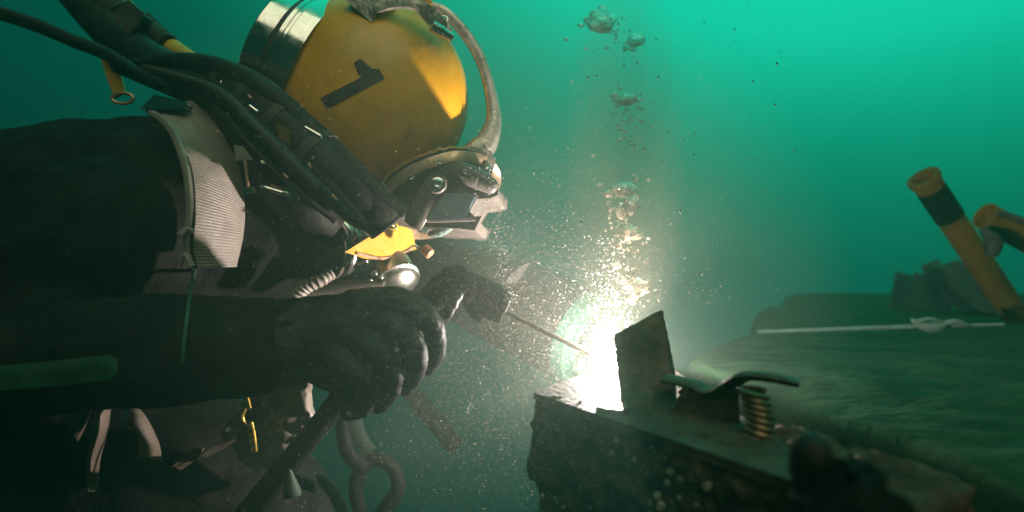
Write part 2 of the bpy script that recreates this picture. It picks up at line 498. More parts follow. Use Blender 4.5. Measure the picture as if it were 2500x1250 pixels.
# black capped bolt and spiky debris at the lower right
cb = thing('capped_post', P(1985, 1250, .50), 'black round capped post at the lower edge of the plate', 'post')
bm = lathe(bmesh.new(), P(1985, 1310, .50), (0, 0.05, 1), [(0, .0165), (.030, .0165), (.032, .0145), (.045, .0145), (.048, .0165), (.062, .0160), (.070, .013), (.0765, .006), (.0775, .001)], 24)
ob('cap', bm, M['rubber'], cb)
K = 0.80
bm = slab([(2032, 1240, .58), (2085, 1180, .58), (2098, 1140, .585), (2122, 1168, .585), (2150, 1180, .58), (2162, 1145, .585), (2182, 1200, .575), (2260, 1262, .56), (2240, 1330, .55), (2000, 1330, .57)], 0.05)
K = 1.0
tag(ob('sea_growth', bm, M['hosedark'], None, remesh=0.003, smooth_it=1, wrinkle=lambda c: fb(c, 0.005, 50), sharp=180), 'dark spiky clump of growth right of the black capped post', 'sea growth')

# barnacles on the beam face
bvh_beam = None
def bvh_of(o):
    mw = Matrix.Translation(WL[o])
    return BVHTree.FromPolygons([mw @ v.co for v in o.data.vertices], [tuple(p.vertices) for p in o.data.polygons])
CAMP = Vector((0, 0, CZ))
def hit(bvh, px, py):
    d = Vector(((px-1250.0)/FPX, 1.0, -(py-625.0)/FPX))
    loc, nor, idx, dist = bvh.ray_cast(CAMP, d.normalized())
    return loc, nor
def hit_any(bvh, px, py, Y):
    l, n = hit(bvh, px, py)
    return (l, n) if l is not None else (P(px, py, Y), Vector((0, -1, 0)))
bvh_beam = bvh_of(beam_body)
barn = [(1640, 1150, 12), (1662, 1170, 9), (1630, 1178, 8), (1728, 1188, 12), (1605, 1210, 10), (1660, 1215, 8), (1590, 1228, 9), (1615, 1236, 11),
        (1495, 1105, 7), (1505, 1075, 6), (1550, 1120, 7), (1960, 1212, 9), (1965, 1240, 10), (1905, 1172, 9), (1443, 1238, 5), (1325, 1210, 5), (1700, 1232, 7)]
for px, py, r in barn:
    l, n = hit(bvh_beam, px, py)
    if l is None: continue
    R = m(r, l.y)
    bm = lathe(bmesh.new(), l - n*R*0.3, n, [(0, R*1.15), (R*.5, R*.95), (R*1.0, R*.62), (R*.95, R*.45), (R*.6, R*.25)], 9)
    for v in bm.verts: v.co += Vector((random.uniform(-1, 1), random.uniform(-1, 1), random.uniform(-1, 1)))*R*0.13
    ob('barnacle', bm, M['barn'], beam)

# smaller crust growing over the face of the beam
bm = bmesh.new()
for k in range(900):
    px_ = 1285+ (1-random.random()**1.3)*680; py_ = random.uniform(985, 1250)
    l, n_ = hit(bvh_beam, px_, py_)
    if l is None or noise.noise(l*14) < random.uniform(-.5, .25): continue
    r_ = m(random.choice((1.5, 2, 2.5, 3, 4, 6)), l.y)
    bmesh.ops.create_icosphere(bm, subdivisions=1, radius=1, matrix=Matrix.Translation(l) @ Matrix.Rotation(random.uniform(0, 6), 4, n_) @ Matrix.Diagonal((r_*random.uniform(.6, 1.4), r_*.8, r_*random.uniform(.6, 1.6), 1)))
tag(ob('crust', bm, M['barncrust'], beam, smooth=False), kind='stuff')

# ------------------------------------------------------------------ the diver
diver = thing('person', P(200, 1250, 1.15), 'diver in a black suit leaning towards the weld, right hand gripping the electrode holder', 'person')
bm = bmesh.new()
tube([(-420, 900, 1.25, 360), (-150, 760, 1.2, 345), (110, 660, 1.18, 335), (300, 575, 1.18, 305), (440, 500, 1.22, 240), (600, 400, 1.28, 150)], 4, 24, bm, round_ends=True)
# chest below the helmet
tube([(250, 700, 1.2, 260), (480, 640, 1.22, 215), (640, 620, 1.25, 160), (760, 640, 1.28, 120)], 4, 20, bm, round_ends=True)
# right arm: shoulder, elbow, wrist
tube([(240, 560, 1.02, 180), (60, 700, 0.95, 185), (-140, 830, 0.90, 165), (-120, 880, 0.88, 150), (200, 862, 0.88, 140), (430, 850, 0.93, 136), (620, 842, 0.98, 124), (760, 810, 1.01, 92)], 5, 20, bm, round_ends=True)
# left arm behind, reaching to the work
tube([(620, 640, 1.45, 150), (820, 690, 1.52, 125), (930, 780, 1.48, 100), (960, 850, 1.36, 72)], 5, 18, bm, round_ends=True)
# hips and bent leg
tube([(-350, 980, 1.32, 320), (0, 1090, 1.32, 270), (350, 1200, 1.30, 285), (620, 1320, 1.28, 235), (720, 1420, 1.25, 190)], 5, 20, bm, round_ends=True)
def suit_w(co):
    return fb(co, 0.006, 7) + fb((co.x*0.5, co.y*0.5, co.z), 0.0035, 26) - 0.006*abs(noise.noise(Vector((co.x*13+co.z*7, co.y*5, co.z*5))))
body = ob('suit', bm, M['black'], diver, remesh=0.0085, smooth_it=4, wrinkle=suit_w, sharp=180)
bvh_body = bvh_of(body)

# right glove round the handle
K = 1.06
bm = bmesh.new()
tube([(690, 838, .945, 112), (760, 822, .95, 98), (830, 815, .95, 98), (905, 800, .95, 92), (960, 785, .95, 74)], 5, 20, bm, round_ends=True)
tube([(790, 860, .95, 80), (850, 900, .955, 74), (860, 930, .96, 62)], 4, 16, bm, round_ends=True)   # heel of the hand
tube([(870, 770, .94, 66), (960, 752, .945, 54), (1020, 765, .945, 42)], 4, 14, bm, round_ends=True)
def finger(pp):
    tube(pp, 5, 14, bm, round_ends=True)
finger([(905, 768, .925, 42), (1002, 760, .905, 35), (1056, 796, .905, 28), (1063, 850, .922, 25), (1046, 897, .945, 21)])
finger([(885, 800, .92, 44), (962, 802, .890, 36), (1012, 850, .888, 30), (1013, 905, .908, 27), (986, 945, .94, 22)])
finger([(855, 832, .918, 44), (908, 848, .880, 36), (954, 898, .880, 30), (952, 951, .904, 27), (924, 989, .935, 22)])
finger([(815, 855, .92, 42), (853, 896, .880, 34), (896, 943, .880, 29), (888, 989, .904, 25), (850, 1008, .935, 21)])
finger([(900, 740, .96, 40), (1000, 745, .93, 24), (1072, 778, .925, 15), (1098, 752, .925, 15), (1120, 718, .927, 12)])   # thumb along the handle
tube([(930, 790, .965, 70), (965, 850, .965, 60), (930, 925, .968, 52)], 4, 14, bm, round_ends=True)
def glove_w(co):
    return fb(co, 0.0018, 34) + 0.0016*abs(noise.noise(Vector((co.x*1.0, co.y, co.z*0.35))*95))
glove = ob('glove', bm, M['glove'], diver, remesh=0.0024, smooth_it=2, wrinkle=glove_w, sharp=180)
K = 1.0
glove['label'] = 'black rubber glove curled round the electrode holder'
def ribbon(name, left, right, Y, mt, parent, off=0.008, thick=0.003, nl=120, nw=10, rib=0, ribn=60, bvh=None, bulge=0.0):
    """webbing laid over the body between two pixel edges"""
    A = crs(left, max(2, nl//(len(left)-1))); B = crs(right, max(2, nl//(len(right)-1)))
    n = min(len(A), len(B))
    bm = bmesh.new(); top = []; bot = []
    for i in range(n):
        a = A[i*(len(A)-1)//(n-1)]; b = B[i*(len(B)-1)//(n-1)]
        ra, rb = [], []
        for j in range(nw+1):
            t = j/nw
            px, py = a[0]*(1-t)+b[0]*t, a[1]*(1-t)+b[1]*t
            if len(a) > 2:
                l, nn = P(px, py, a[2]*(1-t)+b[2]*t), Vector((0, -1, 0))
            else:
                l, nn = hit_any(bvh, px, py, Y)
                l = l + (CAMP-l).normalized()*off
            d = (CAMP-l).normalized()
            w = bulge*math.sin(math.pi*t)
            l = l + d*(w + rib*math.sin(2*math.pi*ribn*i/n + 1.2*math.sin(3*t)))
            ra.append(bm.verts.new(l)); rb.append(bm.verts.new(l-d*thick))
        top.append(ra); bot.append(rb)
    for i in range(n-1):
        for j in range(nw):
            bm.faces.new((top[i][j], top[i+1][j], top[i+1][j+1], top[i][j+1]))
            bm.faces.new((bot[i][j], bot[i][j+1], bot[i+1][j+1], bot[i+1][j]))
        for j, s in ((0, 0), (nw, 1)):
            bm.faces.new((top[i][j], top[i+1][j], bot[i+1][j], bot[i][j]))
    for i in (0, n-1):
        for j in range(nw):
            bm.faces.new((top[i][j], top[i][j+1], bot[i][j+1], bot[i][j]))
    return ob(name, bm, mt, parent, sharp=60)

st = ribbon('shoulder_strap', [(345, 258, 1.06), (400, 290, 1.02), (446, 360, .985), (468, 450, .965), (470, 550, .96), (462, 655, .965)],
            [(470, 245, 1.08), (560, 330, 1.07), (590, 430, 1.06), (598, 500, 1.055), (595, 570, 1.05), (578, 652, 1.04)], 1.0, M['web'], diver,
            nl=300, nw=14, rib=0.0007, ribn=62, bulge=0.012, thick=0.004)
st['label'] = 'wide grey ribbed harness strap over the shoulder'
bm = tube([(360, 268, 1.04, 6), (415, 312, 1.0, 8), (452, 400, .965, 9), (464, 500, .95, 8), (456, 600, .95, 7), (466, 655, .955, 6)], 8, 8, flat=(1.0, 1.3))
ob('strap_piping', bm, M['web'], st)
bm = tube([(386, 272, 1.03, 3), (432, 330, .99, 4), (466, 420, .96, 4), (474, 520, .95, 4), (468, 600, .95, 4), (478, 656, .955, 4)], 8, 6)
ob('strap_cord', bm, M['rubber'], st)
bm = tube([(440, 575, .94, 9), (458, 560, .945, 8), (472, 566, .945, 5)], 5, 8); ob('strap_tag', bm, M['web'], st)
bm = tube([(436, 655, .94, 4), (452, 622, .94, 8), (468, 652, .94, 10)], 5, 8); ob('strap_tag', bm, M['web'], st)
# sleeve seam, with the teal highlight on its edge put into the green
pp = []
for a, b in ((474, 662), (464, 720), (456, 780), (449, 840), (446, 885)):
    l, n = hit_any(bvh_body, a, b, .9); pp.append((a, b, l.y-0.004, 5))
ob('seam_highlight', tube(pp, 6, 8), M['patch'], diver)
# pale green sleeve patch
pt = ribbon('sleeve_patch', [(-60, 898), (100, 884), (230, 870), (268, 868), (286, 880)], [(-60, 958), (100, 946), (230, 932), (272, 924), (288, 905)], .8, M['patch'], diver, off=0.004, thick=0.004, nl=40, nw=6, bvh=bvh_body)
pt['label'] = 'green strip on the sleeve'
# pouch and webbing under the arm; the beige straps stand in for warm reflections
ob('pouch', slab([(600, 965, 1.10), (655, 930, 1.09), (690, 906, 1.08), (722, 918, 1.08), (757, 932, 1.08), (750, 985, 1.09), (765, 1030, 1.10), (690, 1150, 1.12), (600, 1150, 1.12), (540, 1060, 1.12)], 0.03), M['pouch'], diver, remesh=0.004, smooth_it=6, wrinkle=lambda c: fb(c, 0.012, 14), sharp=180)
loops = [([(232, 1000, 1.010), (222, 1060, 1.000), (212, 1130, 1.010), (215, 1200, 1.030)], [(272, 1000, 1.040), (264, 1055, 1.040), (246, 1120, 1.050), (238, 1200, 1.070)], M['fold']),
         ([(300, 985, 1.000), (320, 1010, 0.990), (334, 1060, 0.985), (338, 1110, 0.990)], [(316, 985, 1.030), (352, 1010, 1.020), (388, 1080, 1.025), (396, 1130, 1.040)], M['fold']),
         ([(150, 1020, 1.020), (190, 1008, 1.000), (215, 996, 0.990)], [(190, 1080, 1.060), (205, 1050, 1.050), (225, 1000, 1.040)], M['fold']),
         ([(420, 1140, 1.040), (450, 1110, 1.030), (480, 1090, 1.020)], [(440, 1150, 1.080), (480, 1120, 1.070), (500, 1095, 1.070)], M['fold']),
         ([(490, 1115, 1.040), (520, 1090, 1.030), (570, 1070, 1.020)], [(500, 1120, 1.080), (545, 1095, 1.070), (580, 1075, 1.060)], M['fold'])]
for a, b, mt in loops:
    ribbon('harness_strap', a, b, 1, mt, diver, nl=24, nw=6, bulge=0.006, thick=0.003)
bm = tube([(318, 1000, .99, 4), (300, 1030, .99, 4), (326, 1040, .99, 4)], 5, 6); ob('buckle', bm, M['chrome'], diver)
# D ring and buckle on the shoulder
pp = [(300+26*math.cos(a), 240+13*math.sin(a), 1.1, 4) for a in np.linspace(0, 2*math.pi, 10)[:-1]]
ob('shoulder_ring', tube(pp, 4, 8, closed=True), M['copper'], diver)
ob('shoulder_buckle', slab([(352, 262, 1.03), (378, 236, 1.03), (452, 252, 1.03), (448, 262, 1.03)], 0.02), M['chrome'], diver, bevel=0.003)
ob('chest_stud', bolt(P(556, 1050, .97), (0.3, -1, 0.2), m(5, .97)), M['chrome'], diver)
# harness plate edge and hanging rod on the chest
ob('harness_tab', slab([(573, 355, .985), (590, 358, .985), (612, 388, .985), (577, 390, .985)], 0.004), M['web'], diver, bevel=0.001)
bm = tube([(598, 392, .98, 4), (606, 458, .98, 4)], 4, 8); ob('harness_pin', bm, M['copper'], diver)
ob('harness_buckle', slab([(594, 458, .98), (614, 456, .98), (618, 468, .98), (596, 472, .98)], 0.008), M['chrome'], diver, bevel=0.001)
for a in ((700, 470, 13, 9), (662, 462, 14, 8), (640, 700, 9, 60)):
    pass
# grey collar folds behind the wrist
ob('corrugated_tube', tube([(a, b, c, d*(1.12 if i % 2 else 0.9)) for i, (a, b, c, d) in enumerate(crs([(722, 728, 1.12, 17), (748, 700, 1.12, 17), (785, 684, 1.12, 15), (812, 668, 1.13, 13)], 6))], 2, 12), M['web'], diver)

# ------------------------------------------------------------------ the brass clip
cl = thing('brass_clip', P(610, 1110, 1.06), 'bright brass snap clip hanging below the forearm', 'clip')
ob('clip_eye', slab([(588, 985, 1.06), (602, 966, 1.06), (610, 998, 1.06), (596, 1004, 1.06)], 0.006), M['brass'], cl, bevel=0.001)
ob('clip_hook', tube([(600, 998, 1.06, 4), (592, 1015, 1.06, 4), (598, 1034, 1.06, 4), (612, 1042, 1.06, 4)], 6, 8), M['brass'], cl)
ob('clip_shank', tube([(606, 1036, 1.06, 4), (612, 1070, 1.06, 4), (617, 1104, 1.06, 4)], 6, 8), M['brass'], cl)
ob('clip_gate', tube([(614, 1030, 1.06, 4), (621, 1066, 1.06, 4), (626, 1102, 1.06, 3)], 6, 8), M['brass'], cl)

# ------------------------------------------------------------------ the helmet
K, KA, KB = 0.40, 1.30, 1.241
HY = 1.30
HC = P(900, 240, HY); HR = m(243, HY)
helm = thing('diving_helmet', P(900, 560, HY), 'yellow diving helmet with chrome rings and guard bar, marked with a black 1', 'helmet')
bm = bmesh.new()
ball(bm, HC, HR, 72)
fwd = Vector((0.72, -0.05, -0.55)).normalized()
for v in bm.verts:
    d = (v.co-HC)/HR
    s = 1.0 + 0.02*d.y*d.x
    v.co = HC + Vector((d.x, d.y*0.78, d.z))*HR*s
shell = ob('shell', bm, M['shell'], helm, sharp=180)
bvh_shell = bvh_of(shell)
# the black 1
bm = bmesh.new()
one = [(782, 240), (800, 266), (939, 192), (925, 169), (907, 168), (893, 161), (879, 144), (864, 154), (876, 168), (875, 181), (883, 188), (869, 196)]
f = bm.faces.new([bm.verts.new(P(a, b, 1.0)) for a, b in one])
bmesh.ops.triangulate(bm, faces=bm.faces)
bmesh.ops.subdivide_edges(bm, edges=bm.edges, cuts=7, use_grid_fill=True)
for v in bm.verts:
    l, n, i, d = bvh_shell.ray_cast(CAMP, (v.co-CAMP).normalized())
    if l is not None: v.co = l + n*0.0012
ob('number_mark', bm, M['print_black'], shell, sharp=180)

def shell_pt(px, py, out=0.0):
    l, n = hit(bvh_shell, px, py)
    return l + n*out, n
# rear chrome port of stacked rings
ax = Vector((-0.86, -0.06, 0.44)).normalized()
o = HC + ax*HR*0.66
rsc = HR/0.197*0.84
def rp(l): return [(a*rsc, b*rsc) for a, b in l]
lathe_prof = rp([(-.02, .160), (.018, .160), (.020, .156), (.024, .150), (.030, .150), (.032, .154), (.040, .154), (.042, .148)])
bm = lathe(bmesh.new(), o, ax, lathe_prof, 64); nring_o = ob('neck_ring', bm, M['chrome'], helm)
bm = lathe(bmesh.new(), o, ax, rp([(.042, .146), (.052, .146), (.053, .142)]), 64); ob('ring_gasket', bm, M['webdark'], helm)
bm = lathe(bmesh.new(), o, ax, rp([(.053, .138), (.055, .142), (.096, .140), (.100, .136), (.103, .128), (.103, .06)]), 64); ob('rear_cover', bm, M['chrome'], helm)
u = ax.cross(Vector((0, 1, 0))).normalized()
for a in (-0.2, 0.5):
    q = o + ax*.03 + (Matrix.Rotation(a, 3, ax) @ u)*.153
    ob('ring_bolt', bolt(q, (q-o-ax*.03), .005), M['chrome'], nring_o)
# lug on top of the rear ring
ob('ring_lug', tube([(715, -30, 1.2, 26), (722, 10, 1.2, 16), (712, 30, 1.2, 22), (690, 52, 1.2, 30)], 5, 10), M['rubber'], helm)
ob('ring_clamp', tube([(735, 40, 1.18, 8), (722, 15, 1.18, 10), (712, -20, 1.18, 9)], 5, 10), M['chrome'], helm)
# top bracket
ob('top_handle', slab([(842, -12, 1.0), (905, 41, 1.0), (920, 18, 1.0), (962, -6, 1.0), (920, -60, 1.0)], 0.06), M['alu'], helm, bevel=0.006)
ob('top_band', tube([(905, 26, 1.0, 14), (960, 8, 1.0, 17), (1010, 8, 1.0, 19), (1040, 28, 1.02, 22), (1072, 62, 1.05, 24), (1096, 84, 1.08, 16)], 6, 4, section=SQ, flat=(0.5, 0.8)), M['alu'], helm, bevel=0.003)
ob('hinge_knuckle', lathe(bmesh.new(), P(1052, 62, 1.0), P(1102, 92, 1.03)-P(1052, 62, 1.0), [(0, .007), (.002, .010), (.022, .010), (.024, .008), (.040, .008), (.042, .006)], 18), M['chrome'], helm)
ob('hinge_bolt', bolt(P(1085, 46, 1.14), (0.2, -1, 0.3), .005), M['chrome'], helm)
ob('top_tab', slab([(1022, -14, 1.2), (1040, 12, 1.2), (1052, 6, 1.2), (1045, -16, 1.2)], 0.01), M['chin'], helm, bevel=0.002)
# guard bar
gb = [(1040, 14, 1.27, 12), (1085, 30, 1.27, 13), (1130, 75, 1.27, 14), (1166, 130, 1.27, 14), (1190, 195, 1.27, 14), (1203, 260, 1.27, 16), (1204, 300, 1.27, 20), (1190, 345, 1.27, 27), (1165, 375, 1.27, 33), (1148, 396, 1.27, 36)]
ob('guard_bar', tube(gb, 8, 12, section=[(math.copysign(abs(math.cos(a))**0.6, math.cos(a)), math.copysign(abs(math.sin(a))**0.6, math.sin(a))) for a in np.linspace(0, 2*math.pi, 17)[:-1]], flat=(1.35, 1.0)), M['alu'], helm)
foot_o = ob('guard_foot', slab([(1122, 380, 1.17), (1150, 362, 1.17), (1195, 372, 1.17), (1205, 395, 1.17), (1196, 425, 1.17), (1140, 412, 1.17)], 0.055), M['alu'], helm, bevel=0.004)
for px, py in ((1140, 397), (1175, 398)):
    ob('bolt_hole', lathe(bmesh.new(), P(px, py, 1.164), (0.2, -1, 0.5), [(-.004, .0045), (.003, .0062), (.0035, .0058), (.0012, .0045)], 16), M['print_black'], foot_o)
ob('bolt', bolt(P(1193, 415, 1.165), (0.5, -1, 0.2), .0062), M['chrome'], helm)
# face ring
fr = [(938, 482, 1.115, 15), (962, 448, 1.10, 15), (1005, 418, 1.09, 15), (1060, 395, 1.085, 15), (1120, 382, 1.10, 15), (1185, 395, 1.18, 15), (1210, 440, 1.28, 15), (1170, 515, 1.36, 15), (1085, 560, 1.38, 15), (1000, 570, 1.33, 15), (945, 535, 1.22, 15)]
face_o = ob('face_ring', tube(fr, 6, 4, section=SQ, closed=True, flat=(0.35, 0.9), up=(-0.2, -1, 0.1)), M['band'], helm, bevel=0.001)
fr2 = [(a-7, b-13, c+0.006, 6) for a, b, c, d in fr]
ob('ring_gasket', tube(fr2, 6, 8, closed=True), M['rubber'], helm)
fr3 = [(a-11, b-20+3*math.sin(a*0.3), c+0.012, 4+2.0*abs(math.sin(a*.21))) for a, b, c, d in crs(fr[:6], 5)]
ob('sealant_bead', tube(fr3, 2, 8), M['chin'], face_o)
for px, py, Y in ((1005, 434, 1.083), (1074, 396, 1.08)):
    ob('bolt', bolt(P(px, py, Y), (0.15, -1, 0.1), .0045), M['chrome'], helm)
ob('face_port', slab([(950, 478, 1.20), (1010, 428, 1.19), (1085, 396, 1.19), (1180, 398, 1.22), (1196, 440, 1.24), (1150, 535, 1.24), (1040, 560, 1.22), (960, 545, 1.2)], 0.04), M['visor'], helm, bevel=0.003)
# flip-up welding visor
visor_o = ob('visor_frame', slab([(1010, 500, 0.990), (1075, 415, 0.960), (1150, 410, 0.950), (1168, 425, 0.950), (1190, 428, 0.950), (1212, 452, 0.950), (1210, 472, 0.950), (1195, 478, 0.950), (1160, 480, 0.950), (1128, 536, 0.960), (1166, 534, 0.950), (1155, 556, 0.950), (1120, 552, 0.960), (1010, 548, 0.970), (1000, 520, 0.980)], 0.14, d=(0.1, 1, -0.1)), M['visor'], helm, bevel=0.004)
ob('visor_hood', tube([(1085, 425, 0.94, 18), (1120, 418, 0.935, 24), (1155, 432, 0.935, 26), (1200, 455, 0.935, 20)], 6, 14, round_ends=True, flat=(0.8, 1)), M['visor'], helm)
ob('visor_glass', slab([(1074, 474, .90), (1160, 476, .90), (1128, 532, .90), (1042, 533, .90)], 0.02), M['glass'], visor_o, bevel=0.002)
ob('visor_rail', tube([(1005, 540, .93, 5), (1100, 538, .93, 5), (1160, 536, .93, 4)], 4, 8), M['visor'], visor_o)
arm_o = ob('hinge_arm', tube([(1066, 448, .90, 30), (1040, 490, .90, 26), (1008, 548, .91, 24)], 5, 12, round_ends=True, flat=(0.3, 1.0), up=(0, -1, 0)), M['visor'], helm)
ob('pivot_bolt', bolt(P(1068, 450, .862), (0.1, -1, 0.1), .0085, .006), M['chrome'], arm_o)
ob('pivot_cap', lathe(bmesh.new(), P(1066, 448, .872), (0.1, -1, 0.05), [(-.004, .0165), (.001, .016), (.003, .0145), (.003, .004)], 28), M['visor'], arm_o)
ob('visor_latch', tube([(1050, 572, 1.07, 7), (1075, 566, 1.065, 12), (1098, 556, 1.07, 9)], 5, 12, round_ends=True, flat=(0.8, 1)), M['rope'], helm)
ob('latch_plate', slab([(1020, 560, 1.09), (1045, 556, 1.09), (1040, 566, 1.09), (1022, 566, 1.09)], 0.01), M['rope'], helm, bevel=0.001)
# chin and regulator
bm = bmesh.new()
slab([(868, 612, 0.920), (900, 592, 1.002), (935, 572, 1.092), (985, 560, 1.221), (1002, 572, 1.265), (1008, 600, 1.280), (975, 612, 1.195), (935, 624, 1.092), (892, 620, 0.982)], 0.12, bm, d=(-0.5, 1, 0))
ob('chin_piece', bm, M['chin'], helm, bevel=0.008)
ob('chin_edge', tube([(870, 618, .92, 4), (905, 627, 1.0, 4), (940, 630, 1.1, 4), (985, 616, 1.22, 4), (1010, 602, 1.28, 4)], 5, 8), M['band'], helm)
ra = Vector((0.45, -0.55, -0.62)).normalized()
ob('regulator_cover', lathe(bmesh.new(), P(966, 682, 1.18), ra, [(-.03, .040), (0, .040), (.003, .043), (.008, .043), (.010, .039), (.012, .0385), (.019, .032), (.024, .020), (.026, .012), (.029, .011), (.030, .002)], 40), M['steelgrey'], helm)
ob('regulator_body', lathe(bmesh.new(), P(940, 668, 1.24), ra, [(-.03, .03), (0, .04), (.03, .04)], 32), M['alu'], helm)
stem_o = ob('adjust_stem', tube([(1012, 598, 1.12, 4), (1036, 612, 1.11, 4)], 3, 8), M['chrome'], helm)
ob('adjust_knob', lathe(bmesh.new(), P(1034, 606, 1.11), P(1054, 624, 1.10)-P(1034, 606, 1.11), [(0, .008), (.001, .0098), (.016, .0098), (.018, .008)], 22), M['copper'], stem_o)
ob('bent_tube', tube([(800, 560, 1.12, 20), (832, 552, 1.10, 24), (852, 575, 1.09, 24), (856, 620, 1.09, 22), (840, 665, 1.10, 20), (800, 690, 1.12, 18)], 7, 16), M['chrome'], helm)
ob('tube_elbow', tube([(780, 560, 1.14, 26), (815, 545, 1.13, 28), (850, 560, 1.13, 26)], 6, 14), M['band'], helm)
ob('valve_body', slab([(855, 650, 1.09), (880, 634, 1.085), (906, 640, 1.085), (900, 660, 1.085), (862, 664, 1.09)], 0.02), M['chrome'], helm, bevel=0.002)
ob('valve_stem', tube([(820, 655, 1.09, 4), (850, 650, 1.085, 7), (885, 646, 1.08, 5)], 4, 8), M['chrome'], helm)
for px, py, r in ((915, 668, 9), (930, 678, 7), (905, 684, 6), (892, 636, 8), (880, 525, 7), (872, 519, 5)):
    ob('small_fitting', ball(bmesh.new(), P(px, py, 1.08), m(r, 1.08), 12), M['chrome'], helm)
ob('side_block', tube([(790, 640, 1.2, 40), (840, 680, 1.2, 40), (900, 705, 1.2, 36)], 5, 16, round_ends=True), M['rubber'], helm)
ob('side_tab', slab([(862, 590, 1.08), (890, 570, 1.08), (922, 592, 1.08), (905, 585, 1.08)], 0.008), M['alu'], helm)
ob('lower_tube', tube([(735, 722, 1.06, 14), (800, 705, 1.07, 18), (880, 700, 1.08, 18), (935, 702, 1.09, 14)], 6, 12), M['visor'], helm)

K, KA, KB = 1.0, 0.0, 0.0
# ------------------------------------------------------------------ hoses
K = 1.06
hs = thing('umbilical_hose', P(560, 300, 1.05), 'thick black hose bundle arching over the shoulder to the helmet', 'hose')
ob('main_hose', tube([(150, -60, 1.40, 44), (250, 50, 1.34, 48), (340, 135, 1.25, 50), (440, 180, 1.12, 44), (540, 195, 1.05, 46), (640, 260, 1.0, 58), (740, 352, .985, 68), (850, 460, .985, 66), (925, 528, 1.0, 56)], 8, 18), M['rubber'], hs)
ob('branch_hose', tube([(290, 160, 1.22, 20), (380, 190, 1.14, 28), (470, 225, 1.08, 34), (560, 290, 1.03, 44), (640, 390, 1.02, 56), (730, 490, 1.02, 60), (810, 560, 1.05, 50)], 7, 16), M['rubber'], hs)
ob('outer_hose', tube([(330, 165, 1.16, 22), (430, 150, 1.08, 22), (540, 165, 1.02, 24), (640, 215, .98, 28), (730, 290, .97, 26), (800, 360, .965, 22), (900, 455, .97, 22), (985, 520, .99, 20)], 8, 14), M['rubber'], hs)
ob('hose_strap', tube([(815, 370, .962, 6), (880, 432, .962, 7), (960, 505, .975, 7)], 4, 8, flat=(0.6, 1.6)), M['alu'], hs)
hend_o = ob('hose_end', lathe(bmesh.new(), P(890, 478, .99), P(948, 552, 1.0)-P(890, 478, .99), [(0, .036), (.05, .036), (.053, .034), (.060, .034), (.062, .031), (.062, .02)], 24), M['rubber'], hs)
ob('hose_bolt', bolt(P(962, 553, .985), (0.6, -1, -0.2), .0055), M['brass'], hend_o)
ob('hose_fitting', slab([(690, 460, .96), (725, 470, .96), (722, 486, .96), (692, 478, .96)], 0.012), M['chrome'], hs, bevel=0.002)
ob('hose_fitting', slab([(664, 452, .97), (690, 462, .97), (686, 474, .97), (662, 466, .97)], 0.012), M['copper'], hs, bevel=0.002)
ob('hose_clip', slab([(674, 300, .945), (712, 322, .945), (728, 350, .945), (706, 352, .945), (682, 336, .945)], 0.006), M['tube_yellow'], hs, bevel=0.001)
for a in ((610, 258, 628, 272, .94), (540, 200, 566, 222, 1.0), (745, 310, 782, 332, .95), (690, 470, 640, 455, .95)):
    ob('hose_fitting', tube([(a[0], a[1], a[4], 4), (a[2], a[3], a[4], 5)], 2, 8, round_ends=True), M['chrome'], hs)
rr = random.Random(3)
for t in (0.3, 0.45, 0.62, 0.8):
    q = crs([(440, 180, 1.12, 47), (540, 195, 1.05, 49), (640, 260, 1.0, 61), (740, 352, .985, 71), (850, 460, .985, 69)], 20)
    i = int(t*(len(q)-2)); 
    ob('tape_wrap', tube([tuple(q[i]), tuple(q[i+1]), tuple(q[i+2]), tuple(q[i+3])], 2, 18), M['webdark'], hs)

hr = random.Random(11)
for k in range(7):
    o1 = hr.uniform(-55, 60); o2 = hr.uniform(-20, 60); dy = hr.uniform(-.03, .02); r0 = hr.uniform(7, 15)
    ob('thin_hose', tube([(300+o1*.3, 150+o2*.2, 1.2, r0), (440+o1*.4, 185+o2*.6, 1.07+dy, r0), (560+o1*.7, 225+o2*.9, 1.0+dy, r0), (660+o1, 310+o2, .955+dy, r0), (770+o1, 420+o2, .935+dy, r0), (850+o1*.7, 505+o2*.8, .95+dy, r0)], 7, 8), M['rubber'] if k % 3 else M['webdark'], hs)
for k in range(9):
    t = hr.random()
    x = 470+400*t+hr.uniform(-60, 60); y = 215+290*t+hr.uniform(-50, 70); Yk = 1.02-.10*min(1, t*2)-.02
    L_ = hr.uniform(5, 16); a_ = hr.uniform(.2, 1.1)
    ob('hose_fitting', tube([(x, y, Yk, hr.uniform(2, 5)), (x+L_*math.cos(a_), y+L_*math.sin(a_), Yk, hr.uniform(2, 5))], 2, 8, round_ends=True), M[hr.choice(['alu', 'copper', 'webdark', 'visor'])], hs)
K = 1.0

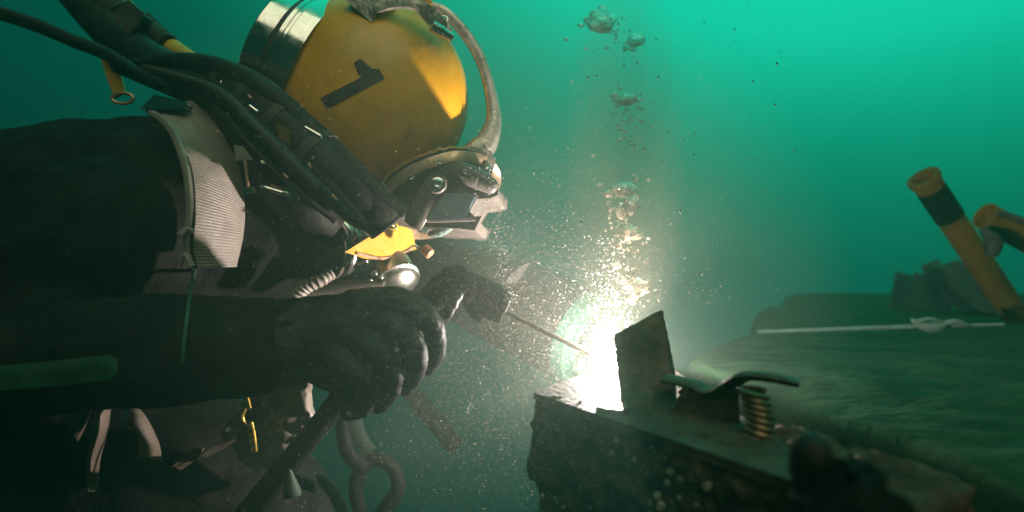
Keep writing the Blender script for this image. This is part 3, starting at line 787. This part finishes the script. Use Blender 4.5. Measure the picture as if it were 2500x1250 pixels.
yh = thing('yellow_hose', P(420, 140, 1.35), 'yellow air hose with dark tape bands rising at the upper left', 'hose')
ob('hose_body', tube([(210, -70, 1.5, 26), (300, 20, 1.44, 26), (400, 102, 1.36, 24), (470, 150, 1.28, 22), (540, 190, 1.2, 20)], 8, 14), M['yellow'], yh)
ob('tape_band', tube([(372, 78, 1.37, 28), (412, 112, 1.33, 27)], 3, 14), M['dark'], yh)
ob('tape_band', tube([(190, -60, 1.46, 44), (240, -5, 1.43, 42), (275, 25, 1.41, 38), (296, 42, 1.40, 36)], 4, 14, flat=(0.9, 1)), M['dark'], yh)
ob('tape_band', slab([(276, 36, 1.30), (312, 4, 1.31), (347, 34, 1.31), (334, 62, 1.31), (310, 80, 1.30)], 0.07), M['dark'], yh, bevel=0.004)
tag(ob('thin_cable', tube([(-40, 20, 1.35, 17), (80, 58, 1.32, 17), (180, 100, 1.28, 16), (260, 132, 1.25, 16), (340, 180, 1.18, 15), (420, 215, 1.12, 14)], 8, 12), M['rubber']), 'thin black cable crossing the dark water at the left edge', 'cable')
tag(ob('yellow_strap', tube([(246, 60, 1.45, 18), (262, 120, 1.43, 19), (278, 180, 1.40, 18), (294, 232, 1.36, 14)], 6, 4, section=SQ, flat=(0.2, 1)), M['yellow']), 'yellow webbing strap hanging behind the black cable', 'strap')

lp = tag(ob('hose_loop', tube([(880, 1250, 1.25, 18), (868, 1190, 1.25, 18), (885, 1140, 1.25, 18), (925, 1122, 1.25, 18), (962, 1145, 1.25, 18), (972, 1190, 1.25, 18), (950, 1230, 1.25, 19), (915, 1280, 1.25, 20)], 7, 12), M['hosedark']), 'loop of black hose standing at the bottom under the glove', 'hose')
tag(ob('hanging_hose', tube([(985, 930, 1.7, 20), (1020, 980, 1.7, 22), (1065, 1030, 1.72, 24), (1110, 1090, 1.75, 22)], 6, 10), M['hosedark']), 'short dark hose hanging in the hazy water below the glove', 'hose')
tag(ob('curved_hose', tube([(835, 1010, 1.2, 16), (838, 1060, 1.2, 17), (852, 1110, 1.2, 18), (885, 1140, 1.22, 18)], 6, 10), M['hosedark']), 'curved black hose running down from the electrode holder cable', 'hose')
bm = lathe(bmesh.new(), P(714, 1212, 1.0), Vector((-0.15, 0.1, 1)), [(0, .013), (.004, .0138), (.012, .0125), (.024, .008), (.036, .004), (.040, .0025)], 20)
tag(ob('plastic_cup', bm, M['ringdark']), 'small green cone hanging at the bottom beside the cable', 'fitting')

# ------------------------------------------------------------------ electrode holder and electrode
K = 1.06
eh = thing('electrode_holder', P(1000, 900, .96), 'black pistol-shaped welding electrode holder in the gloved right hand', 'electrode holder')
ob('handle', tube([(775, 1045, .975, 26), (850, 950, .97, 30), (950, 830, .965, 34), (1040, 742, .965, 36), (1100, 690, .965, 40), (1142, 668, .965, 26)], 6, 14, flat=(0.8, 1)), M['rubber'], eh)
hd = P(1245, 748, .985)-P(1118, 688, .965)
head_o = ob('head', lathe(bmesh.new(), P(1118, 688, .965), hd, [(0, .016), (.002, .0225), (.030, .0255), (.033, .0245), (.035, .0255), (.074, .0245), (.0755, .0235), (.0765, .019), (.0765, .006)], 24), M['rubber'], eh)
ob('head_collar', lathe(bmesh.new(), P(1222, 737, .982), hd, [(0, .0252), (.002, .0262), (.006, .0262), (.008, .025)], 24), M['webdark'], head_o)
ob('head_clamp', slab([(1140, 745, .95), (1150, 772, .95), (1168, 782, .95), (1178, 768, .95), (1192, 776, .955), (1215, 782, .96), (1225, 755, .96), (1180, 730, .955)], 0.03), M['rubber'], head_o, bevel=0.003)
ob('trigger', tube([(1152, 690, .945, 5), (1160, 715, .943, 6), (1140, 738, .943, 6), (1130, 745, .943, 4)], 5, 8), M['webdark'], eh)
ob('handle_seam', tube([(1028, 722, .94, 3), (1080, 682, .94, 3), (1132, 650, .945, 3)], 4, 6), M['webdark'], eh)
ob('cable', tube([(800, 1010, .972, 25), (750, 1075, .98, 28), (690, 1150, .99, 30), (620, 1240, 1.0, 33), (560, 1320, 1.0, 34)], 6, 14), M['glove'], eh)

K = 1.0
el = thing('electrode', P(1480, 890, 1.05), 'thin welding electrode rod pointing from the holder to the arc', 'electrode')
E0, E1 = P(1238, 762, 1.045), P(1474, 882, 1.11)
ob('coated_rod', sweep(bmesh.new(), [E0+(E1-E0)*t for t in np.linspace(0, 1, 9)], [.0039]*8+[.0034], 12), M['rod'], el)
ob('bare_tip', sweep(bmesh.new(), [E0-(E1-E0)*.04, E0+(E1-E0)*.02], [.0025, .0025], 10), M['chrome'], el)

# the arc
ARC = P(1486, 873, 1.12)
wa = thing('weld_arc', ARC, 'blinding white welding arc at the electrode tip beside the upright plate', 'welding arc')
bm = bmesh.new()
bmesh.ops.create_icosphere(bm, subdivisions=2, radius=0.011, matrix=Matrix.Translation(ARC))
for v in bm.verts:
    v.co = ARC + (v.co-ARC)*(1+fb(v.co, 0.35, 60))
A_ = 4*math.pi*0.011**2
core = ob('arc_core', bm, emit_mat('arc_light', (1.0, 0.86, 0.79), ARC_POWER/(A_*math.pi)/4), wa)

def arc_px(cx, cy, rx, ry, a0, a1, Y, r, n=14):
    return [(cx+rx*math.cos(a), cy-ry*math.sin(a), Y, r) for a in np.radians(np.linspace(a0, a1, n))]
dc = thing('dark_cylinder', P(1250, 900, 1.6), 'big dark cylinder with a pale green rim behind the electrode', 'cylinder')
A, B = P(1040, 640, 1.86), P(1452, 838, 1.48)
rc = m(122, 1.48); ln = (B-A).length
ob('cylinder_body', lathe(bmesh.new(), A, B-A, [(-.10, rc*.45), (-.06, rc*.8), (0, rc), (ln*.55, rc), (ln*.56, rc*1.03), (ln*.60, rc*1.03), (ln*.61, rc), (ln-.03, rc), (ln-.03, rc*.55)], 40), M['rubber'], dc)
ob('green_rim', lathe(bmesh.new(), A, B-A, [(ln-.035, rc*.98), (ln-.03, rc*1.04), (ln, rc*1.02), (ln+.004, rc*.96), (ln+.004, rc*.80), (ln, rc*.78), (ln-.006, rc*.78)], 48, caps=False), M['ring'], dc)
ob('inner_rim', lathe(bmesh.new(), A, B-A, [(ln-.02, rc*.72), (ln+.002, rc*.72), (ln+.004, rc*.70), (ln+.004, rc*.64), (ln-.02, rc*.62)], 48, caps=False), M['ring'], dc)
ob('pale_highlight', slab([(1232, 690, 1.50), (1268, 652, 1.48), (1296, 640, 1.48), (1262, 690, 1.50)], 0.004), M['webdark'], dc)  # added strip standing in for a pale highlight on the cylinder
tag(ob('green_band', tube(arc_px(965, 1010, 100, 120, 150, 232, 1.6, 20), 3, 10, flat=(0.4, 1.0), up=(0, -1, 0)), M['ringdark']), 'dim green curved band under the gloved hand', 'band')

# fume and stirred-up silt hanging round the arc
sm = bpy.data.materials.new('weld_fume'); sm.use_nodes = True
N, L = sm.node_tree.nodes, sm.node_tree.links
N.clear()
so = N.new('ShaderNodeOutputMaterial'); sv = N.new('ShaderNodeVolumePrincipled')
sv.inputs['Color'].default_value = (1.0, 0.84, 0.75, 1)
sv.inputs['Anisotropy'].default_value = 0.2
tc = N.new('ShaderNodeTexCoord')
gr = N.new('ShaderNodeTexGradient'); gr.gradient_type = 'SPHERICAL'
pw = N.new('ShaderNodeMath'); pw.operation = 'POWER'; pw.inputs[1].default_value = 0.7
nz = N.new('ShaderNodeTexNoise'); nz.inputs['Scale'].default_value = 3.0; nz.inputs['Detail'].default_value = 3
mr = N.new('ShaderNodeMapRange'); mr.inputs['From Min'].default_value = 0.3; mr.inputs['From Max'].default_value = 0.7
mr.inputs['To Min'].default_value = 0.45; mr.inputs['To Max'].default_value = 1.5
mu = N.new('ShaderNodeMath'); mu.operation = 'MULTIPLY'
m2 = N.new('ShaderNodeMath'); m2.operation = 'MULTIPLY'; m2.inputs[1].default_value = 0.10
L.new(tc.outputs['Object'], gr.inputs[0]); L.new(tc.outputs['Object'], nz.inputs['Vector'])
L.new(gr.outputs['Fac'], pw.inputs[0]); L.new(nz.outputs['Fac'], mr.inputs['Value'])
L.new(pw.outputs[0], mu.inputs[0]); L.new(mr.outputs[0], mu.inputs[1]); L.new(mu.outputs[0], m2.inputs[0])
L.new(m2.outputs[0], sv.inputs['Density']); L.new(sv.outputs[0], so.inputs['Volume'])
bm = bmesh.new(); bmesh.ops.create_icosphere(bm, subdivisions=3, radius=1.0)
me = finish_mesh(bm, sm)
smoke = link(bpy.data.objects.new('smoke', me))
smoke.location = P(1130, 720, 0.98); smoke.scale = (0.52, 0.52, 0.46)
tag(smoke, 'pale fume and silt hanging round the welding arc', kind='stuff')

pm = sm.copy(); pm.name = 'rising_fume'
for nd in pm.node_tree.nodes:
    if nd.type == 'PRINCIPLED_VOLUME': nd.inputs['Color'].default_value = (0.30, 0.24, 0.17, 1)
    if nd.type == 'MATH' and nd.operation == 'MULTIPLY' and not nd.inputs[1].is_linked: nd.inputs[1].default_value = 3.2
bm = bmesh.new(); bmesh.ops.create_icosphere(bm, subdivisions=3, radius=1.0)
plume = link(bpy.data.objects.new('smoke', finish_mesh(bm, pm)))
plume.location = P(1525, 400, 1.28); plume.scale = (0.12, 0.11, 0.44)
tag(plume, 'faint brown fume column rising with the gas bubbles', kind='stuff')

# ------------------------------------------------------------------ right background
def pole(name, a, b, r, label, flare=True, band=None):
    t = thing(name, P(*b), label, 'pipe', 'yellow pipes at the right edge')
    A, B = P(*a), P(*b); R = m(r, a[2]); ax = (B-A)
    prof = [(R*.6, R*.80), (0.0, R*.86), (-R*.04, R*1.22), (R*.25, R*1.25), (R*.6, R*1.12), (R*1.3, R), (ax.length, R)] if flare else [(R*.5, R*.8), (0, R*.86), (0, R*1.02), (R*.4, R), (ax.length, R)]
    ob('pipe_body', lathe(bmesh.new(), A, ax, prof, 28), M['tube_yellow'], t)
    if band:
        ob('tape_band', lathe(bmesh.new(), A, ax, [(R*band[0], R*1.01), (R*band[0], R*1.07), (R*(band[0]+.9), R*1.10), (R*band[1], R*1.07), (R*band[1], R*1.01)], 28), M['hosedark'], t)
    return t
pole('yellow_pipe', (2253, 432, 2.0), (2560, 890, 2.15), 31, 'taller yellow pipe with a flared end and a wide black band', True, (1.2, 4.2))
p2 = pole('yellow_pipe', (2405, 527, 1.9), (2640, 655, 1.95), 33, 'shorter open-ended yellow pipe leaning at the right edge', False)
tag(ob('pipe_tie', tube([(2398, 560, 1.86, 8), (2425, 590, 1.84, 20), (2420, 625, 1.84, 14)], 5, 10), M['dark']), 'dark tie lashed where the two yellow pipes meet', 'tie')
tag(ob('tie_line', tube([(2435, 520, 1.85, 6), (2470, 530, 1.84, 9), (2530, 552, 1.8, 10)], 5, 8), M['dark']), 'dark line running off above the shorter yellow pipe', 'rope')
tag(ob('dark_block', slab([(2237, 672, 2.5), (2290, 686, 2.5), (2310, 705, 2.5), (2318, 740, 2.5), (2308, 800, 2.5), (2220, 800, 2.5), (2222, 745, 2.5)], 0.12), M['hazed'], bevel=0.01), 'dark angular block standing on the seabed left of the yellow pipes', 'block')
tag(ob('sunken_timber', slab([(2308, 655, 2.4), (2338, 642, 2.4), (2400, 690, 2.35), (2540, 770, 2.25), (2540, 830, 2.25), (2400, 755, 2.35), (2330, 700, 2.4)], 0.12), M['hazed'], bevel=0.012), 'dark sunken timber slanting down behind the taller yellow pipe', 'timber')
tag(ob('pale_rod', tube([(1850, 810, 1.76, 4), (2050, 803, 1.77, 5), (2240, 797, 1.76, 5), (2450, 792, 1.74, 4)], 5, 8), M['rope']), 'long thin pale rod lying across the seabed', 'rod')
bm = bmesh.new()
for a in ([(2226, 780, 1.74, 4), (2250, 795, 1.74, 10), (2280, 800, 1.74, 13), (2305, 792, 1.74, 8)], [(2232, 786, 1.73, 5), (2268, 779, 1.73, 5), (2300, 786, 1.74, 5)], [(2300, 790, 1.74, 6), (2335, 786, 1.74, 8), (2362, 794, 1.74, 4)]):
    tube(a, 5, 8, bm, round_ends=True)
tag(ob('rope_knot', bm, M['rope']), 'pale rope knot tied on the thin rod', 'rope')

# ------------------------------------------------------------------ bubbles and particles
def lump(c, r, seed, seg=14, amp=0.35, squash=(1, 1, .75)):
    bm = bmesh.new()
    bmesh.ops.create_icosphere(bm, subdivisions=3, radius=1)
    for v in bm.verts:
        d = v.co.normalized()
        k = 1 + amp*noise.fractal(d*1.6+Vector((seed*3.1, seed, 0)), 0.8, 2, 4)
        v.co = c + Vector((d.x*squash[0], d.y*squash[1], d.z*squash[2]))*r*k
    return bm

big = [(1468, 52, 40, 26, 'largest ragged gas bubble at the top of the plume'),
       (1552, 98, 26, 15, 'smaller gas bubble just right of the topmost one'),
       (1530, 243, 29, 14, 'flat tan gas bubble halfway up the plume'),
       (1524, 462, 32, 17, 'pale gas bubble level with the helmet visor'),
       (1540, 502, 22, 22, 'tan gas bubble hanging under the pale one'),
       (1515, 515, 13, 22, 'narrow gas bubble left of the tan one'),
       (1538, 570, 24, 20, 'bright gas bubble level with the yellow chin piece'),
       (1512, 600, 9, 9, 'little gas bubble below the bright one'),
       (1555, 700, 32, 24, 'big gas bubble just above the upright plate')]
def plume_Y(py):
    return 1.13 + 0.32*(1-min(1, py/720))
for i, (px, py, rx, rz, lab) in enumerate(big):
    Yb = plume_Y(py)
    c = P(px, py, Yb)
    r = m(rx, Yb)*.98
    bm = lump(c, r, i+1.3, squash=(1, .7, rz/rx), amp=.34)
    for k in range(4):
        a = rr.uniform(0, 6.28); q = rr.uniform(.7, 1.5)
        b2 = lump(c + Vector((math.cos(a)*r*q, rr.uniform(-.3, .3)*r, math.sin(a)*r*q*rz/rx)), r*rr.uniform(.12, .4), i*5+k, amp=.35, squash=(1, .8, .8))
        me = bpy.data.meshes.new('t'); b2.to_mesh(me); b2.free(); bm.from_mesh(me); bpy.data.meshes.remove(me)
    tag(ob('gas_bubble', bm, M['bubble'], sharp=180, remesh=m(2.2, Yb), smooth_it=3), lab, 'bubble', 'gas bubbles rising from the weld')
small = [(1382, 95, 6), (1482, 118, 6), (1431, 121, 5), (1530, 268, 6), (1566, 296, 6), (1519, 318, 6), (1512, 345, 6), (1506, 262, 5), (1486, 498, 7), (1490, 515, 5), (1583, 584, 5), (1396, 202, 4),
         (1505, 655, 8), (1585, 680, 6), (1578, 640, 6), (1546, 740, 10), (1530, 690, 12), (1448, 382, 4), (1464, 452, 4)]
me0 = None
for i, (px, py, r) in enumerate(small):
    c = P(px, py, plume_Y(py))
    if me0 is None:
        o = ob('small_bubble', lump(c, m(6, plume_Y(py)), 9.1, amp=.3), M['bubble'], sharp=180); me0 = o
    else:
        o = me0.copy(); link(o)
        o.location = c - Vector((0, 0, m(r, plume_Y(py))*.6)); s = r/6; o.scale = (s, s, s*rr.uniform(.8, 1.3)); o.rotation_euler = (0, 0, rr.uniform(0, 6))
    tag(o, 'small tan gas bubble drifting in the plume', 'bubble', 'small gas bubbles in the plume')

def cloud(name, pos, rad, mt, label):
    """many tiny octahedra in one mesh"""
    base = np.array([[1, 0, 0], [-1, 0, 0], [0, 1, 0], [0, -1, 0], [0, 0, 1], [0, 0, -1]], float)
    fc = np.array([[0, 2, 4], [2, 1, 4], [1, 3, 4], [3, 0, 4], [2, 0, 5], [1, 2, 5], [3, 1, 5], [0, 3, 5]])
    n = len(pos)
    sc = rng.uniform(0.6, 1.4, (n, 6, 1))
    V = (pos[:, None, :] + base[None]*rad[:, None, None]*sc).reshape(-1, 3)
    F = (fc[None] + (np.arange(n)*6)[:, None, None]).reshape(-1, 3)
    c = V.mean(0)
    me = bpy.data.meshes.new(name)
    me.from_pydata((V-c).tolist(), [], F.tolist())
    me.materials.append(mt)
    me.polygons.foreach_set('use_smooth', [True]*len(me.polygons))
    o = bpy.data.objects.new(name, me); o.location = c; link(o)
    return tag(o, label, kind='stuff')

def PV(px, py, Y):
    return np.stack([(px-1250)/FPX*Y, Y, CZ-(py-625)/FPX*Y], 1)

# silt: dense near the arc and over the hand
n = 13000
px = np.concatenate([rng.normal(1330, 190, n), rng.uniform(550, 1750, n//4)])
py = np.concatenate([rng.normal(850, 200, n), rng.uniform(150, 1250, n//4)])
Y = rng.uniform(0.62, 1.25, len(px))
keep = ~((px > 1500) & (py > 740) & (Y > 0.75))
px, py, Y = px[keep], py[keep], Y[keep]
rad = np.abs(rng.normal(0.00030, 0.00020, len(px)))+0.00015
cloud('silt', PV(px, py, Y), rad, M['silt'], 'pale drifting silt particles lit by the arc')
# fine bubbles pouring off the arc
n = 1100
t = rng.uniform(0, 1, n)**1.7
py = 900-330*t; px = 1462+np.sin(t*5)*10+35*t+rng.normal(0, 26+18*t, n); Y = 1.13+rng.normal(0, .03, n)
rad = np.abs(rng.normal(0.0008, 0.0006, n))+0.0003
cloud('fine_bubbles', PV(px, py, Y), rad*(1-.4*t), M['froth'], 'white stream of fine bubbles boiling up from the arc')
n = 260
cx = rng.choice([1468, 1530, 1524, 1540, 1538, 1555, 1530, 1520], n); cy = rng.choice([250, 300, 462, 502, 560, 610, 660, 700, 740, 600], n)
px = np.where(cy < 400, 1525, 1530)+rng.normal(0, 26, n); py = cy+rng.normal(0, 22, n); Y = 1.13+.32*(1-np.minimum(1, py/720))+rng.normal(0, .02, n)
cloud('fine_bubbles', PV(px, py, Y), np.abs(rng.normal(0.0010, 0.0012, n))+0.0005, M['bubble'], 'loose small bubbles scattered between the big ones of the plume')
n = 150
cy = rng.choice([60, 95, 120, 243, 262, 300, 350, 462, 500, 545, 590, 640], n); cx = np.where(cy < 110, 1500, 1528)
px = cx+rng.normal(0, 26, n); py = cy+rng.normal(0, 20, n); Y = 1.13+.32*(1-np.minimum(1, py/720))+rng.normal(0, .02, n)
cloud('fine_bubbles', PV(px, py, Y), np.abs(rng.normal(0.0018, 0.0016, n))+0.0006, M['bubble'], 'broken brownish bubble fragments round the rising plume')
# bubbles leaking from the end of the holder and past the visor
n = 420
t = rng.uniform(0, 1, n)
px = 1250-70*t+rng.normal(0, 8+22*t, n); py = 735-330*t+rng.normal(0, 14, n); Y = .985+rng.normal(0, .03, n)
cloud('fine_bubbles', PV(px, py, Y), np.abs(rng.normal(0.0005, 0.0003, n))+0.0002, M['froth'], 'fine bubbles rising from the end of the electrode holder')
# a few motes drifting close to the lens
n = 170
cloud('silt', PV(rng.uniform(150, 1700, n), rng.uniform(150, 1200, n), rng.uniform(.28, .55, n)), np.abs(rng.normal(0.00032, 0.00016, n))+0.00012, M['silt'], 'silt motes drifting close to the lens')
# dark specks
n = 150
px = rng.uniform(1380, 1950, n); py = rng.uniform(0, 620, n); Y = rng.uniform(.8, 1.6, n)
cloud('specks', PV(px, py, Y), np.abs(rng.normal(0.0009, 0.0005, n))+0.0004, M['speck'], 'dark specks drifting in the open water')
